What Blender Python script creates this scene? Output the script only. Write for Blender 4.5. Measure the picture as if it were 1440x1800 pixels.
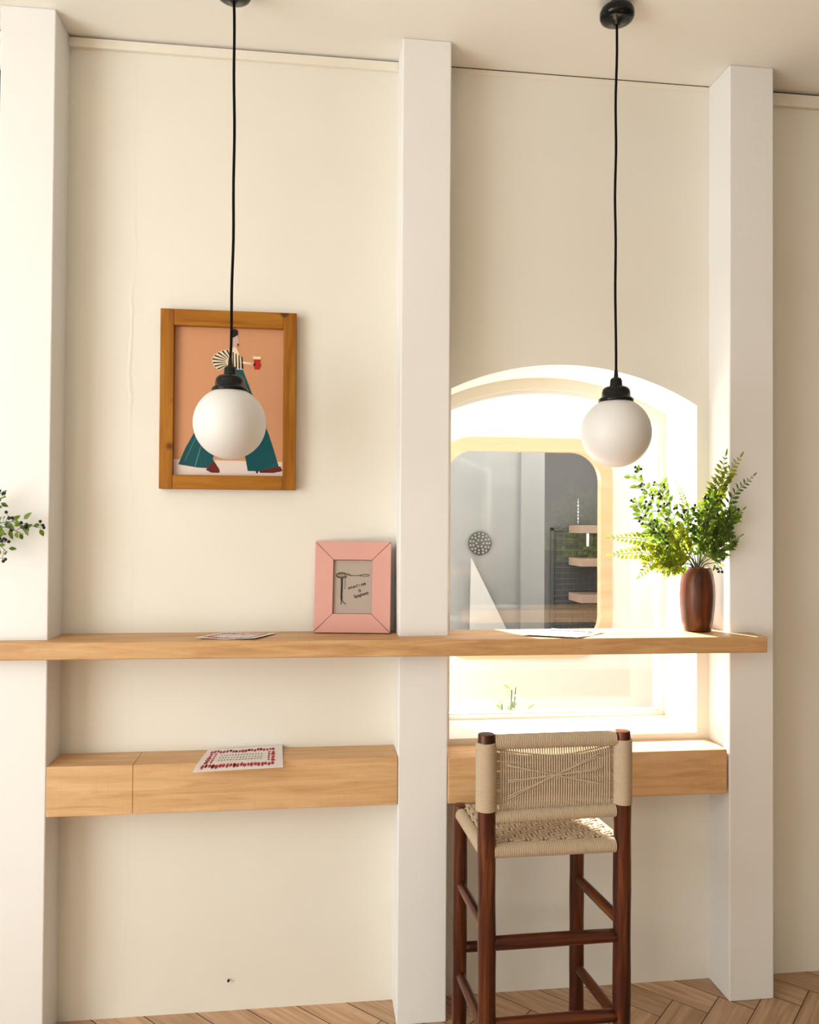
import bpy, bmesh, math, random
from mathutils import Vector, Matrix
random.seed(7)
sc = bpy.context.scene
for o in list(bpy.data.objects):
    bpy.data.objects.remove(o)
col = sc.collection

# ------------------------------------------------------------------ camera
cam_d = bpy.data.cameras.new('camera'); cam = bpy.data.objects.new('camera', cam_d); col.objects.link(cam)
cam_d.sensor_fit = 'HORIZONTAL'; cam_d.sensor_width = 36.0; cam_d.lens = 36.0 * 1388.3 / 1440
cam_d.clip_start = 0.05
R_ = Vector((0.992484, -0.122199, 0.006508)); U_ = Vector((-0.008279, -0.013987, 0.999868)); F_ = Vector((0.122092, 0.992407, 0.014893))
cam.matrix_world = Matrix(((R_.x, U_.x, -F_.x, 0), (R_.y, U_.y, -F_.y, -2.24965), (R_.z, U_.z, -F_.z, 1.35), (0, 0, 0, 1)))
sc.camera = cam

# ------------------------------------------------------------------ world, sun, lamps, exposure
SKY = 2.4; SUN = 27.0; LEFT = 57.0; BACK = 3.0; EXPO = 0.0
w = bpy.data.worlds.new('sky'); sc.world = w; w.use_nodes = True
wn = w.node_tree.nodes; wl = w.node_tree.links; wn.clear()
wo = wn.new('ShaderNodeOutputWorld'); wb = wn.new('ShaderNodeBackground')
wb.inputs[0].default_value = (1.0, 0.985, 0.95, 1); wb.inputs[1].default_value = SKY
wl.new(wb.outputs[0], wo.inputs[0])
sd = bpy.data.lights.new('sun', 'SUN'); so = bpy.data.objects.new('sun', sd); col.objects.link(so)
sd.energy = SUN; sd.angle = math.radians(2.5); sd.color = (1, 0.96, 0.88)
so.rotation_euler = Vector((0.42, -1, -0.76)).to_track_quat('-Z', 'Y').to_euler()
so.location = (-1, 4, 4)


def area(name, loc, direction, sx, sy, power, color):
    d = bpy.data.lights.new(name, 'AREA'); o = bpy.data.objects.new(name, d); col.objects.link(o)
    d.shape = 'RECTANGLE'; d.size = sx; d.size_y = sy; d.energy = power; d.color = color
    o.location = loc; o.rotation_euler = Vector(direction).to_track_quat('-Z', 'Z').to_euler()
    return o


# daylight through the left opening, plus a weak unseen fill added behind the viewer
area('daylight_left', (-2.38, -2.15, 1.35), (1, 0.0, 0.18), 2.2, 2.1, LEFT, (0.865, 0.965, 1.0))
area('fill_back', (-1.25, -4.3, 1.45), (0.0, 1, 0.25), 2.2, 2.2, BACK, (1.0, 0.95, 0.86))
sc.view_settings.view_transform = 'Standard'; sc.view_settings.look = 'None'
sc.view_settings.gamma = 1; sc.view_settings.use_curve_mapping = False
sc.view_settings.exposure = EXPO

# ------------------------------------------------------------------ materials


def new_mat(name):
    m = bpy.data.materials.new(name); m.use_nodes = True
    nt = m.node_tree; b = nt.nodes['Principled BSDF']
    return m, nt, b


def N(nt, t, **kw):
    n = nt.nodes.new(t)
    for k, v in kw.items():
        setattr(n, k, v)
    return n


def plain(name, c, rough=0.5, metal=0, coat=0, spec=None):
    m, nt, b = new_mat(name)
    b.inputs['Base Color'].default_value = (*c, 1); b.inputs['Roughness'].default_value = rough
    b.inputs['Metallic'].default_value = metal
    if coat:
        b.inputs['Coat Weight'].default_value = coat; b.inputs['Coat Roughness'].default_value = 0.1
    if spec is not None:
        b.inputs['Specular IOR Level'].default_value = spec
    return m


def plaster(name, c, c2, strength=0.25, marks=False):
    m, nt, b = new_mat(name); L = nt.links.new
    tc = N(nt, 'ShaderNodeTexCoord')
    n1 = N(nt, 'ShaderNodeTexNoise'); n1.inputs['Scale'].default_value = 2.2; n1.inputs['Detail'].default_value = 6
    n2 = N(nt, 'ShaderNodeTexNoise'); n2.inputs['Scale'].default_value = 38; n2.inputs['Detail'].default_value = 4
    n3 = N(nt, 'ShaderNodeTexNoise'); n3.inputs['Scale'].default_value = 5; n3.inputs['Detail'].default_value = 3
    for n in (n1, n2, n3):
        L(tc.outputs['Object'], n.inputs['Vector'])
    r = N(nt, 'ShaderNodeValToRGB'); r.color_ramp.elements[0].position = 0.35; r.color_ramp.elements[1].position = 0.7
    r.color_ramp.elements[0].color = (*c2, 1); r.color_ramp.elements[1].color = (*c, 1)
    L(n1.outputs['Fac'], r.inputs['Fac']); L(r.outputs['Color'], b.inputs['Base Color'])
    add = N(nt, 'ShaderNodeMath', operation='MULTIPLY_ADD'); add.inputs[1].default_value = 3.5
    L(n3.outputs['Fac'], add.inputs[0]); L(n2.outputs['Fac'], add.inputs[2])
    h = add.outputs[0]
    if marks:   # a filled crack running down the plaster, wobbling with noise, and a patched seam beside the picture
        sep = N(nt, 'ShaderNodeSeparateXYZ'); L(tc.outputs['Object'], sep.inputs[0])
        nw = N(nt, 'ShaderNodeTexNoise'); nw.inputs['Scale'].default_value = 5.5; nw.inputs['Detail'].default_value = 5
        L(tc.outputs['Object'], nw.inputs['Vector'])

        def ridge(axis, at, amp, width, gain, prev):
            a = N(nt, 'ShaderNodeMath', operation='MULTIPLY_ADD'); a.inputs[1].default_value = amp
            L(nw.outputs['Fac'], a.inputs[0]); L(sep.outputs[axis], a.inputs[2])
            s = N(nt, 'ShaderNodeMath', operation='SUBTRACT'); L(a.outputs[0], s.inputs[0]); s.inputs[1].default_value = at + amp * 0.5
            ab = N(nt, 'ShaderNodeMath', operation='ABSOLUTE'); L(s.outputs[0], ab.inputs[0])
            mr = N(nt, 'ShaderNodeMapRange'); mr.inputs['From Min'].default_value = 0; mr.inputs['From Max'].default_value = width
            mr.inputs['To Min'].default_value = gain; mr.inputs['To Max'].default_value = 0
            L(ab.outputs[0], mr.inputs['Value'])
            fa = N(nt, 'ShaderNodeMath', operation='SUBTRACT'); L(sep.outputs['Z'], fa.inputs[0]); fa.inputs[1].default_value = 1.82
            fb = N(nt, 'ShaderNodeMath', operation='ABSOLUTE'); L(fa.outputs[0], fb.inputs[0])
            fm = N(nt, 'ShaderNodeMapRange'); fm.inputs['From Min'].default_value = 0.13; fm.inputs['From Max'].default_value = 0.20
            fm.inputs['To Min'].default_value = 1.0; fm.inputs['To Max'].default_value = 0.22; L(fb.outputs[0], fm.inputs['Value'])
            fx_ = N(nt, 'ShaderNodeMath', operation='MULTIPLY'); L(mr.outputs['Result'], fx_.inputs[0]); L(fm.outputs['Result'], fx_.inputs[1])
            ad = N(nt, 'ShaderNodeMath', operation='ADD'); L(fx_.outputs[0], ad.inputs[0]); L(prev, ad.inputs[1])
            return ad.outputs[0]
        h = ridge('X', -0.497, 0.05, 0.007, 2.4, h)
        h = ridge('Z', 1.925, 0.03, 0.004, 0.25, h)
    bp = N(nt, 'ShaderNodeBump'); bp.inputs['Strength'].default_value = strength; bp.inputs['Distance'].default_value = 0.004
    L(h, bp.inputs['Height']); L(bp.outputs[0], b.inputs['Normal'])
    b.inputs['Roughness'].default_value = 0.75; b.inputs['Specular IOR Level'].default_value = 0.25
    return m


def wood(name, dark, mid, light, axis='X', rough=0.45, scale=1.0, knots=False, coat=0, contrast=(0.3, 0.72), saw=False, spec=None):
    m, nt, b = new_mat(name); L = nt.links.new
    tc = N(nt, 'ShaderNodeTexCoord'); mp = N(nt, 'ShaderNodeMapping')
    s = {'X': (1.2, 14, 14), 'Y': (14, 1.2, 14), 'Z': (14, 14, 1.2)}[axis]
    mp.inputs['Scale'].default_value = tuple(v * scale for v in s)
    L(tc.outputs['Object'], mp.inputs['Vector'])
    n1 = N(nt, 'ShaderNodeTexNoise'); n1.inputs['Scale'].default_value = 2.0; n1.inputs['Detail'].default_value = 8; n1.inputs['Roughness'].default_value = 0.62
    n1.inputs['Distortion'].default_value = 0.6
    L(mp.outputs[0], n1.inputs['Vector'])
    r = N(nt, 'ShaderNodeValToRGB'); cr = r.color_ramp
    cr.elements[0].position = contrast[0]; cr.elements[0].color = (*dark, 1)
    cr.elements[1].position = contrast[1]; cr.elements[1].color = (*light, 1)
    e = cr.elements.new((contrast[0] + contrast[1]) / 2); e.color = (*mid, 1)
    L(n1.outputs['Fac'], r.inputs['Fac']); out = r.outputs['Color']
    if saw:
        mp2 = N(nt, 'ShaderNodeMapping'); mp2.inputs['Scale'].default_value = (60, 2, 3); L(tc.outputs['Object'], mp2.inputs['Vector'])
        n2 = N(nt, 'ShaderNodeTexNoise'); n2.inputs['Scale'].default_value = 3; n2.inputs['Detail'].default_value = 3; L(mp2.outputs[0], n2.inputs['Vector'])
        mr = N(nt, 'ShaderNodeMapRange'); mr.inputs['From Min'].default_value = 0.58; mr.inputs['From Max'].default_value = 0.72
        mr.inputs['To Min'].default_value = 0; mr.inputs['To Max'].default_value = 0.22; L(n2.outputs['Fac'], mr.inputs['Value'])
        mx = N(nt, 'ShaderNodeMix', data_type='RGBA'); L(mr.outputs['Result'], mx.inputs['Factor']); L(out, mx.inputs['A']); mx.inputs['B'].default_value = (*dark, 1)
        out = mx.outputs['Result']
    if knots:
        vo = N(nt, 'ShaderNodeTexVoronoi'); vo.inputs['Scale'].default_value = 9.5; L(tc.outputs['Object'], vo.inputs['Vector'])
        mr = N(nt, 'ShaderNodeMapRange'); mr.inputs['From Min'].default_value = 0.07; mr.inputs['From Max'].default_value = 0.15
        mr.inputs['To Min'].default_value = 0.85; mr.inputs['To Max'].default_value = 0; L(vo.outputs['Distance'], mr.inputs['Value'])
        mx = N(nt, 'ShaderNodeMix', data_type='RGBA'); L(mr.outputs['Result'], mx.inputs['Factor']); L(out, mx.inputs['A']); mx.inputs['B'].default_value = (dark[0] * 0.35, dark[1] * 0.25, dark[2] * 0.3, 1)
        out = mx.outputs['Result']
    L(out, b.inputs['Base Color'])
    bp = N(nt, 'ShaderNodeBump'); bp.inputs['Strength'].default_value = 0.12; bp.inputs['Distance'].default_value = 0.002
    L(n1.outputs['Fac'], bp.inputs['Height']); L(bp.outputs[0], b.inputs['Normal'])
    b.inputs['Roughness'].default_value = rough
    if spec is not None:
        b.inputs['Specular IOR Level'].default_value = spec
    if coat:
        b.inputs['Coat Weight'].default_value = coat; b.inputs['Coat Roughness'].default_value = 0.2
    return m


def leaf_mat(name, c1, c2):
    m, nt, b = new_mat(name); L = nt.links.new
    tc = N(nt, 'ShaderNodeTexCoord'); n = N(nt, 'ShaderNodeTexNoise'); n.inputs['Scale'].default_value = 30
    L(tc.outputs['Object'], n.inputs['Vector'])
    r = N(nt, 'ShaderNodeValToRGB'); r.color_ramp.elements[0].position = 0.35; r.color_ramp.elements[1].position = 0.65
    r.color_ramp.elements[0].color = (*c1, 1); r.color_ramp.elements[1].color = (*c2, 1)
    L(n.outputs['Fac'], r.inputs['Fac']); L(r.outputs['Color'], b.inputs['Base Color']); b.inputs['Roughness'].default_value = 0.45
    tr = N(nt, 'ShaderNodeBsdfTranslucent'); L(r.outputs['Color'], tr.inputs['Color'])
    mx = N(nt, 'ShaderNodeMixShader'); mx.inputs[0].default_value = 0.45
    out = nt.nodes['Material Output']
    L(b.outputs[0], mx.inputs[1]); L(tr.outputs[0], mx.inputs[2]); L(mx.outputs[0], out.inputs['Surface'])
    return m


def glass_mat(name, refl=0.06, tint=(1, 1, 1)):
    m = bpy.data.materials.new(name); m.use_nodes = True; nt = m.node_tree; nt.nodes.clear()
    o = N(nt, 'ShaderNodeOutputMaterial'); t = N(nt, 'ShaderNodeBsdfTransparent'); g = N(nt, 'ShaderNodeBsdfGlossy'); mx = N(nt, 'ShaderNodeMixShader')
    t.inputs[0].default_value = (*tint, 1); g.inputs['Roughness'].default_value = 0.03; mx.inputs[0].default_value = refl
    nt.links.new(t.outputs[0], mx.inputs[1]); nt.links.new(g.outputs[0], mx.inputs[2]); nt.links.new(mx.outputs[0], o.inputs[0])
    return m


def floor_mat():
    m, nt, b = new_mat('herringbone_wood'); L = nt.links.new
    uv = N(nt, 'ShaderNodeUVMap'); uv.uv_map = 'grain'
    at = N(nt, 'ShaderNodeAttribute'); at.attribute_name = 'tone'
    mp = N(nt, 'ShaderNodeMapping'); mp.inputs['Scale'].default_value = (3, 40, 1); L(uv.outputs[0], mp.inputs['Vector'])
    n = N(nt, 'ShaderNodeTexNoise'); n.inputs['Scale'].default_value = 1.5; n.inputs['Detail'].default_value = 7; n.inputs['Distortion'].default_value = 0.5
    L(mp.outputs[0], n.inputs['Vector'])
    r = N(nt, 'ShaderNodeValToRGB'); r.color_ramp.elements[0].position = 0.3; r.color_ramp.elements[1].position = 0.75
    r.color_ramp.elements[0].color = (0.40, 0.225, 0.12, 1); r.color_ramp.elements[1].color = (0.66, 0.44, 0.27, 1)
    L(n.outputs['Fac'], r.inputs['Fac'])
    hsv = N(nt, 'ShaderNodeHueSaturation'); L(r.outputs['Color'], hsv.inputs['Color']); L(at.outputs['Fac'], hsv.inputs['Value'])
    L(hsv.outputs[0], b.inputs['Base Color']); b.inputs['Roughness'].default_value = 0.4
    return m


M = {
    'wall': plaster('cream_plaster', (0.832, 0.800, 0.722), (0.806, 0.77, 0.682), 0.18, True),
    'pier': plaster('white_plaster', (0.84, 0.83, 0.81), (0.82, 0.805, 0.78), 0.2),
    'ceiling': plaster('ceiling_plaster', (0.91, 0.885, 0.825), (0.89, 0.86, 0.79), 0.12),
    'reveal': plaster('reveal_plaster', (0.88, 0.86, 0.81), (0.86, 0.84, 0.79), 0.15),
    'trim': plaster('trim_paint', (0.86, 0.81, 0.71), (0.83, 0.77, 0.66), 0.1),
    'dark_gap': plain('dark_gap', (0.05, 0.035, 0.02), 0.9),
    'white_frame': plain('white_window_paint', (0.80, 0.77, 0.68), 0.45),
    'oak': wood('light_oak', (0.44, 0.225, 0.085), (0.575, 0.33, 0.142), (0.68, 0.435, 0.21), 'X', 0.5, 1.9, saw=True),
    'oak_beam': wood('light_oak_beam', (0.54, 0.295, 0.13), (0.66, 0.40, 0.19), (0.74, 0.50, 0.275), 'X', 0.55, 1.7, saw=True),
    'honey_x': wood('honey_pine_rail', (0.20, 0.062, 0.006), (0.33, 0.122, 0.010), (0.44, 0.19, 0.02), 'X', 0.45, 1.2, True, spec=0.2),
    'honey_z': wood('honey_pine_stile', (0.20, 0.062, 0.006), (0.33, 0.122, 0.010), (0.44, 0.19, 0.02), 'Z', 0.45, 1.2, True, spec=0.2),
    'stool_z': wood('dark_stool_leg', (0.022, 0.004, 0.002), (0.075, 0.016, 0.005), (0.20, 0.058, 0.015), 'Z', 0.28, 1.1, spec=0.3, contrast=(0.36, 0.66)),
    'stool_x': wood('dark_stool_rail', (0.022, 0.004, 0.002), (0.07, 0.015, 0.005), (0.16, 0.045, 0.012), 'X', 0.28, 1.1, spec=0.3, contrast=(0.36, 0.66)),
    'stool_y': wood('dark_stool_side_rail', (0.028, 0.006, 0.002), (0.085, 0.02, 0.006), (0.20, 0.06, 0.016), 'Y', 0.28, 1.1, spec=0.3, contrast=(0.36, 0.66)),
    'vase': wood('striped_dark_wood', (0.022, 0.006, 0.003), (0.095, 0.025, 0.007), (0.17, 0.05, 0.014), 'Z', 0.3, 1.5, spec=0.3),
    'outer_wood': wood('pale_frame_wood', (0.70, 0.44, 0.25), (0.76, 0.50, 0.30), (0.82, 0.58, 0.37), 'X', 0.5, 0.8),
    'rope': plain('paper_rope', (0.50, 0.39, 0.27), 0.85, spec=0.2),
    'black': plain('black_bakelite', (0.004, 0.004, 0.0035), 0.12, spec=0.3),
    'cord': plain('black_cord', (0.004, 0.004, 0.004), 0.7, spec=0.1),
    'opal': plain('opal_glass', (0.75, 0.735, 0.715), 0.45),
    'glass': glass_mat('window_glass', 0.03),
    'kiosk_glass': glass_mat('kiosk_glass', 0.02),
    'picture_glass': glass_mat('picture_glass', 0.008),
    'pink': plain('pink_paint', (0.66, 0.335, 0.28), 0.5),
    'groove': plain('dark_pink_seam', (0.33, 0.12, 0.09), 0.7),
    'brown_side': plain('brown_frame_side', (0.07, 0.025, 0.010), 0.7),
    'card': plain('grey_card', (0.42, 0.345, 0.29), 0.7),
    'ink': plain('black_ink', (0.045, 0.035, 0.025), 0.8),
    'noodle': plain('olive_noodle_ink', (0.13, 0.11, 0.06), 0.8),
    'paper': plain('white_paper', (0.84, 0.79, 0.76), 0.7),
    'red_ink': plain('red_ink', (0.42, 0.03, 0.05), 0.8),
    'art_bg': plain('salmon_print', (0.60, 0.29, 0.15), 0.8, spec=0.1),
    'art_floor': plain('print_white', (0.74, 0.62, 0.56), 0.8, spec=0.1),
    'art_teal': plain('print_teal', (0.006, 0.078, 0.09), 0.8, spec=0.1),
    'art_teal2': plain('print_teal_line', (0.10, 0.27, 0.28), 0.8, spec=0.1),
    'art_skin': plain('print_skin', (0.58, 0.40, 0.33), 0.8, spec=0.1),
    'art_dark': plain('print_black', (0.02, 0.018, 0.018), 0.8, spec=0.1),
    'art_cream': plain('print_cream', (0.80, 0.66, 0.45), 0.8, spec=0.1),
    'art_red': plain('print_red', (0.45, 0.022, 0.012), 0.8, spec=0.1),
    'art_maroon': plain('print_maroon', (0.13, 0.012, 0.008), 0.8, spec=0.1),
    'fern': leaf_mat('fern_leaf', (0.16, 0.23, 0.014), (0.44, 0.47, 0.035)),
    'fern_dark': leaf_mat('dark_fern_leaf', (0.05, 0.11, 0.014), (0.17, 0.24, 0.025)),
    'sprig': leaf_mat('sprig_leaf', (0.09, 0.17, 0.02), (0.24, 0.35, 0.04)),
    'stem': plain('green_stem', (0.06, 0.09, 0.02), 0.6),
    'berry': plain('black_berry', (0.012, 0.010, 0.014), 0.35),
    'floor': floor_mat(),
    'outer_wall': plaster('outdoor_white_render', (0.86, 0.83, 0.77), (0.84, 0.80, 0.74), 0.2),
    'outer_low': plaster('outdoor_beige_render', (0.82, 0.78, 0.70), (0.78, 0.74, 0.66), 0.2),
    'outer_face': plaster('outdoor_brown_render', (0.20, 0.18, 0.155), (0.17, 0.15, 0.13), 0.3),
    'pave': plain('alley_paving', (0.62, 0.60, 0.56), 0.9),
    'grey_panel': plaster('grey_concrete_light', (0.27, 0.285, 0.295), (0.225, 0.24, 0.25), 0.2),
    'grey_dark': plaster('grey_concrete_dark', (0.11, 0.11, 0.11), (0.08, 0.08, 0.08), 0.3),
    'vent': plain('grey_vent', (0.075, 0.075, 0.075), 0.8, spec=0.1),
    'rack': plain('dark_wire', (0.03, 0.035, 0.04), 0.5),
    'kiosk_shelf': plain('pink_shelf_wood', (0.30, 0.20, 0.15), 0.6),
    'white': plain('white_enamel', (0.85, 0.85, 0.85), 0.4),
    'pale': plain('light_wedge_pale', (0.43, 0.45, 0.455), 0.6),
    'terracotta': plain('terracotta_pot', (0.45, 0.22, 0.13), 0.8),
    'shrub': leaf_mat('shrub_leaf', (0.20, 0.38, 0.05), (0.35, 0.55, 0.12)),
    'dark_frame': plain('dark_brown_frame', (0.03, 0.018, 0.010), 0.5),
    'grey_art': plain('grey_print', (0.25, 0.24, 0.22), 0.6),
    'iron': plain('rusty_nail', (0.03, 0.02, 0.015), 0.6, 0.6),
}

# ------------------------------------------------------------------ mesh builder


class MB:
    def __init__(s):
        s.v = []; s.f = []; s.mi = []; s.sm = []

    def add(s, vs, fs, mi=0, smooth=False):
        o = len(s.v); s.v += [tuple(v) for v in vs]
        for f in fs:
            s.f.append(tuple(o + i for i in f)); s.mi.append(mi); s.sm.append(smooth)

    def box(s, a, b, mi=0, rot=None, piv=None):
        (x0, y0, z0), (x1, y1, z1) = a, b
        vs = [Vector(p) for p in ((x0, y0, z0), (x1, y0, z0), (x1, y1, z0), (x0, y1, z0), (x0, y0, z1), (x1, y0, z1), (x1, y1, z1), (x0, y1, z1))]
        if rot is not None:
            p = Vector(piv or (0, 0, 0)); vs = [rot @ (v - p) + p for v in vs]
        s.add(vs, [(0, 3, 2, 1), (4, 5, 6, 7), (0, 1, 5, 4), (1, 2, 6, 5), (2, 3, 7, 6), (3, 0, 4, 7)], mi)

    def tube(s, pts, rad, n=10, mi=0, cap=True, flat=(1, 1)):
        pts = [Vector(p) for p in pts]
        if not hasattr(rad, '__len__'):
            rad = [rad] * len(pts)
        t0 = (pts[1] - pts[0]).normalized()
        ref = Vector((0, 0, 1)) if abs(t0.z) < 0.9 else Vector((1, 0, 0))
        u = t0.cross(ref).normalized(); vs = []
        for i, p in enumerate(pts):
            t = (pts[min(i + 1, len(pts) - 1)] - pts[max(i - 1, 0)]).normalized()
            u = (u - t * u.dot(t)).normalized(); w_ = t.cross(u)
            for k in range(n):
                a = 2 * math.pi * k / n
                vs.append(p + (u * math.cos(a) * flat[0] + w_ * math.sin(a) * flat[1]) * rad[i])
        fs = []
        for i in range(len(pts) - 1):
            for k in range(n):
                k2 = (k + 1) % n
                fs.append((i * n + k, i * n + k2, (i + 1) * n + k2, (i + 1) * n + k))
        if cap:
            fs.append(tuple(range(n - 1, -1, -1))); b = (len(pts) - 1) * n; fs.append(tuple(b + k for k in range(n)))
        s.add(vs, fs, mi, True)

    def lathe(s, prof, n=32, mi=0, c=(0, 0, 0), smooth=True):
        vs = []; fs = []
        for r, z in prof:
            for k in range(n):
                a = 2 * math.pi * k / n; vs.append((c[0] + r * math.cos(a), c[1] + r * math.sin(a), c[2] + z))
        for i in range(len(prof) - 1):
            for k in range(n):
                k2 = (k + 1) % n; fs.append((i * n + k, i * n + k2, (i + 1) * n + k2, (i + 1) * n + k))
        s.add(vs, fs, mi, smooth)

    def sphere(s, c, r, seg=12, rings=8, mi=0):
        prof = [(max(1e-5, r * math.sin(math.pi * i / rings)), -r * math.cos(math.pi * i / rings)) for i in range(rings + 1)]
        s.lathe(prof, seg, mi, c)

    def poly(s, pts, mi=0):
        s.add(pts, [tuple(range(len(pts)))], mi)

    def build(s, name, mats, parent=None, bevel=0, loc=None, autosmooth=False):
        me = bpy.data.meshes.new(name); me.from_pydata(s.v, [], s.f)
        for m in (mats if isinstance(mats, (list, tuple)) else [mats]):
            me.materials.append(m)
        me.polygons.foreach_set('material_index', s.mi); me.polygons.foreach_set('use_smooth', s.sm); me.update()
        bm = bmesh.new(); bm.from_mesh(me); bmesh.ops.recalc_face_normals(bm, faces=bm.faces) if autosmooth else None; bm.to_mesh(me); bm.free()
        o = bpy.data.objects.new(name, me); col.objects.link(o)
        if loc is not None:
            o.location = loc
        if parent:
            o.parent = parent
        if bevel:
            b = o.modifiers.new('bevel', 'BEVEL'); b.width = bevel; b.segments = 3; b.limit_method = 'ANGLE'
        return o


def thing(name, label, cat, loc=(0, 0, 0), group=None, rot=None):
    o = bpy.data.objects.new(name, None); col.objects.link(o); o.location = loc; o.empty_display_size = 0.05
    if rot:
        o.rotation_euler = rot
    o['label'] = label; o['category'] = cat
    if group:
        o['group'] = group
    return o


def tag(o, label, cat, group=None):
    o['label'] = label; o['category'] = cat
    if group:
        o['group'] = group
    return o


def struct(o, label=None):
    o['kind'] = 'structure'
    if label:
        o['label'] = label
    return o


# ------------------------------------------------------------------ room shell
H = 2.6817; D = 0.1186; XL, XR, YB = -2.4, 6.5, -4.4
AX0, AX1, AZ0, AC, AZC, AR = 0.396, 1.147, 0.732, 0.742, 1.8215, 0.80     # arched window opening


def arch_z(x, drop=0.0):
    return AZC - drop - (AR - math.sqrt(AR * AR - (x - AC) ** 2))


def arched_wall(name, y0, y1):
    mb = MB(); n = 28
    xs = [AX0 + (AX1 - AX0) * i / n for i in range(n + 1)]
    for y, fl in ((y0, False), (y1, True)):
        def q(a, b, c, d):
            vs = [(a[0], y, a[1]), (b[0], y, b[1]), (c[0], y, c[1]), (d[0], y, d[1])]
            mb.add(vs[::-1] if fl else vs, [(0, 1, 2, 3)], 2 if fl else 0)
        q((XL, 0), (AX0, 0), (AX0, H), (XL, H)); q((AX1, 0), (XR, 0), (XR, H), (AX1, H)); q((AX0, 0), (AX1, 0), (AX1, AZ0), (AX0, AZ0))
        for i in range(n):
            a, b = xs[i], xs[i + 1]
            q((a, arch_z(a)), (b, arch_z(b)), (b, H), (a, H))
    ring = [(AX0, AZ0)] + [(x, arch_z(x)) for x in xs] + [(AX1, AZ0)]
    for i in range(len(ring)):
        a, b = ring[i], ring[(i + 1) % len(ring)]
        mb.add([(a[0], y0, a[1]), (b[0], y0, b[1]), (b[0], y1, b[1]), (a[0], y1, a[1])], [(0, 1, 2, 3)], 1)
    return mb.build(name, [M['wall'], M['reveal'], M['outer_face']])


struct(arched_wall('wall_back', 0.0, 0.30))

# floor: herringbone planks laid over a dark bed
mb = MB(); PW, PL = 0.098, 0.49; tones = []; uvs = []
ca, sa = math.cos(math.radians(45)), math.sin(math.radians(45))


def plank(x, y, lx, ly):
    g = 0.0012; corners = [(x + g, y + g), (x + lx - g, y + g), (x + lx - g, y + ly - g), (x + g, y + ly - g)]
    w_ = [(cx * ca - cy * sa + 0.06, cx * sa + cy * ca - 1.2) for cx, cy in corners]
    cxm = sum(p[0] for p in w_) / 4; cym = sum(p[1] for p in w_) / 4
    if not (XL - .3 < cxm < XR + .3 and YB - .3 < cym < 0.3):
        return
    mb.add([(px, py, 0.0) for px, py in w_], [(0, 1, 2, 3)])
    tones.append(random.uniform(0.86, 1.12)); o = random.uniform(0, 50)
    uvs.append([(o, o), (o + lx, o), (o + lx, o + ly), (o, o + ly)] if lx > ly else [(o, o), (o, o + lx), (o + ly, o + lx), (o + ly, o)])


for i in range(-60, 61):
    for j in range(-10, 11):
        bx, by = i * PW + j * PL, -i * PW + j * PL
        plank(bx, by, PL, PW); plank(bx + PL - PW, by + PW, PW, PL)
mb.box((XL, YB, -0.06), (XR, 0.09, -0.0025), 1); nb = 6
fl = mb.build('floor', [M['floor'], M['dark_gap']]); me = fl.data
at = me.attributes.new('tone', 'FLOAT', 'FACE')
for i, p in enumerate(me.polygons):
    at.data[i].value = tones[i] if i < len(tones) else 0.3
ul = me.uv_layers.new(name='grain')
for i, p in enumerate(me.polygons):
    for k, li in enumerate(p.loop_indices):
        ul.data[li].uv = uvs[i][k] if i < len(uvs) else (0, 0)
bm = bmesh.new(); bm.from_mesh(me)
for co, no in (((0, 0.08, 0), (0, 1, 0)), ((XL, 0, 0), (-1, 0, 0)), ((XR, 0, 0), (1, 0, 0)), ((0, YB, 0), (0, -1, 0))):
    bmesh.ops.bisect_plane(bm, geom=bm.verts[:] + bm.edges[:] + bm.faces[:], plane_co=co, plane_no=no, clear_outer=True)
bm.to_mesh(me); bm.free()
struct(fl)

mb = MB(); mb.box((XL, YB, H), (XR, 0.30, H + 0.1)); struct(mb.build('ceiling', M['ceiling']))
# side and rear walls; daylight comes through the opening in the left one
mb = MB(); mb.box((XL - 0.1, -2.85, 0), (XL, -2.9, H)) if False else None
mb.box((XL - .1, YB, 0), (XL, -3.3, H)); mb.box((XL - .1, -1.0, 0), (XL, 0, H)); mb.box((XL - .1, -3.3, 2.42), (XL, -1.0, H)); mb.box((XL - .1, -3.3, 0), (XL, -1.0, 0.28))
struct(mb.build('wall_left', M['wall']))
mb = MB(); mb.box((XR, YB, 0), (XR + .1, 0, H)); struct(mb.build('wall_right', M['wall']))
mb = MB(); mb.box((XL, YB - .1, 0), (XR, YB, H)); struct(mb.build('wall_front', M['wall']))

# piers standing out from the back wall
for nm, x0, x1 in (('wall_left_pier', -0.8075, -0.6718), ('wall_middle_pier', 0.2353, 0.3713), ('wall_right_pier', 1.1852, 1.3205)):
    mb = MB(); mb.box((x0, -D, 0), (x1, 0.02, H)); struct(mb.build(nm, M['pier'], bevel=0.004))

# cornice strips under the ceiling with the shadow gap above them
for nm, x0, x1, z0, z1, yy in (('trim_1', -0.6718, 0.2353, 2.650, 2.6755, -0.013), ('trim_2', 1.3205, XR, 2.634, 2.672, -0.014), ('trim_3', XL, -0.8075, 2.653, 2.676, -0.012), ('trim_4', 0.3713, 1.1852, 2.664, 2.6795, -0.002)):
    mb = MB(); mb.box((x0, yy, z0), (x1, 0.01, z1)); t = struct(mb.build(nm, M['trim'], bevel=0.0015))
    mb = MB(); mb.box((x0 + .002, -0.0015, z1), (x1 - .002, 0.01, H)); mb.build('shadow_gap', M['dark_gap'], t)

# ------------------------------------------------------------------ arched window in the back wall
win = struct(bpy.data.objects.new('window_1', None)); col.objects.link(win)
GY = 0.215


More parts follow.
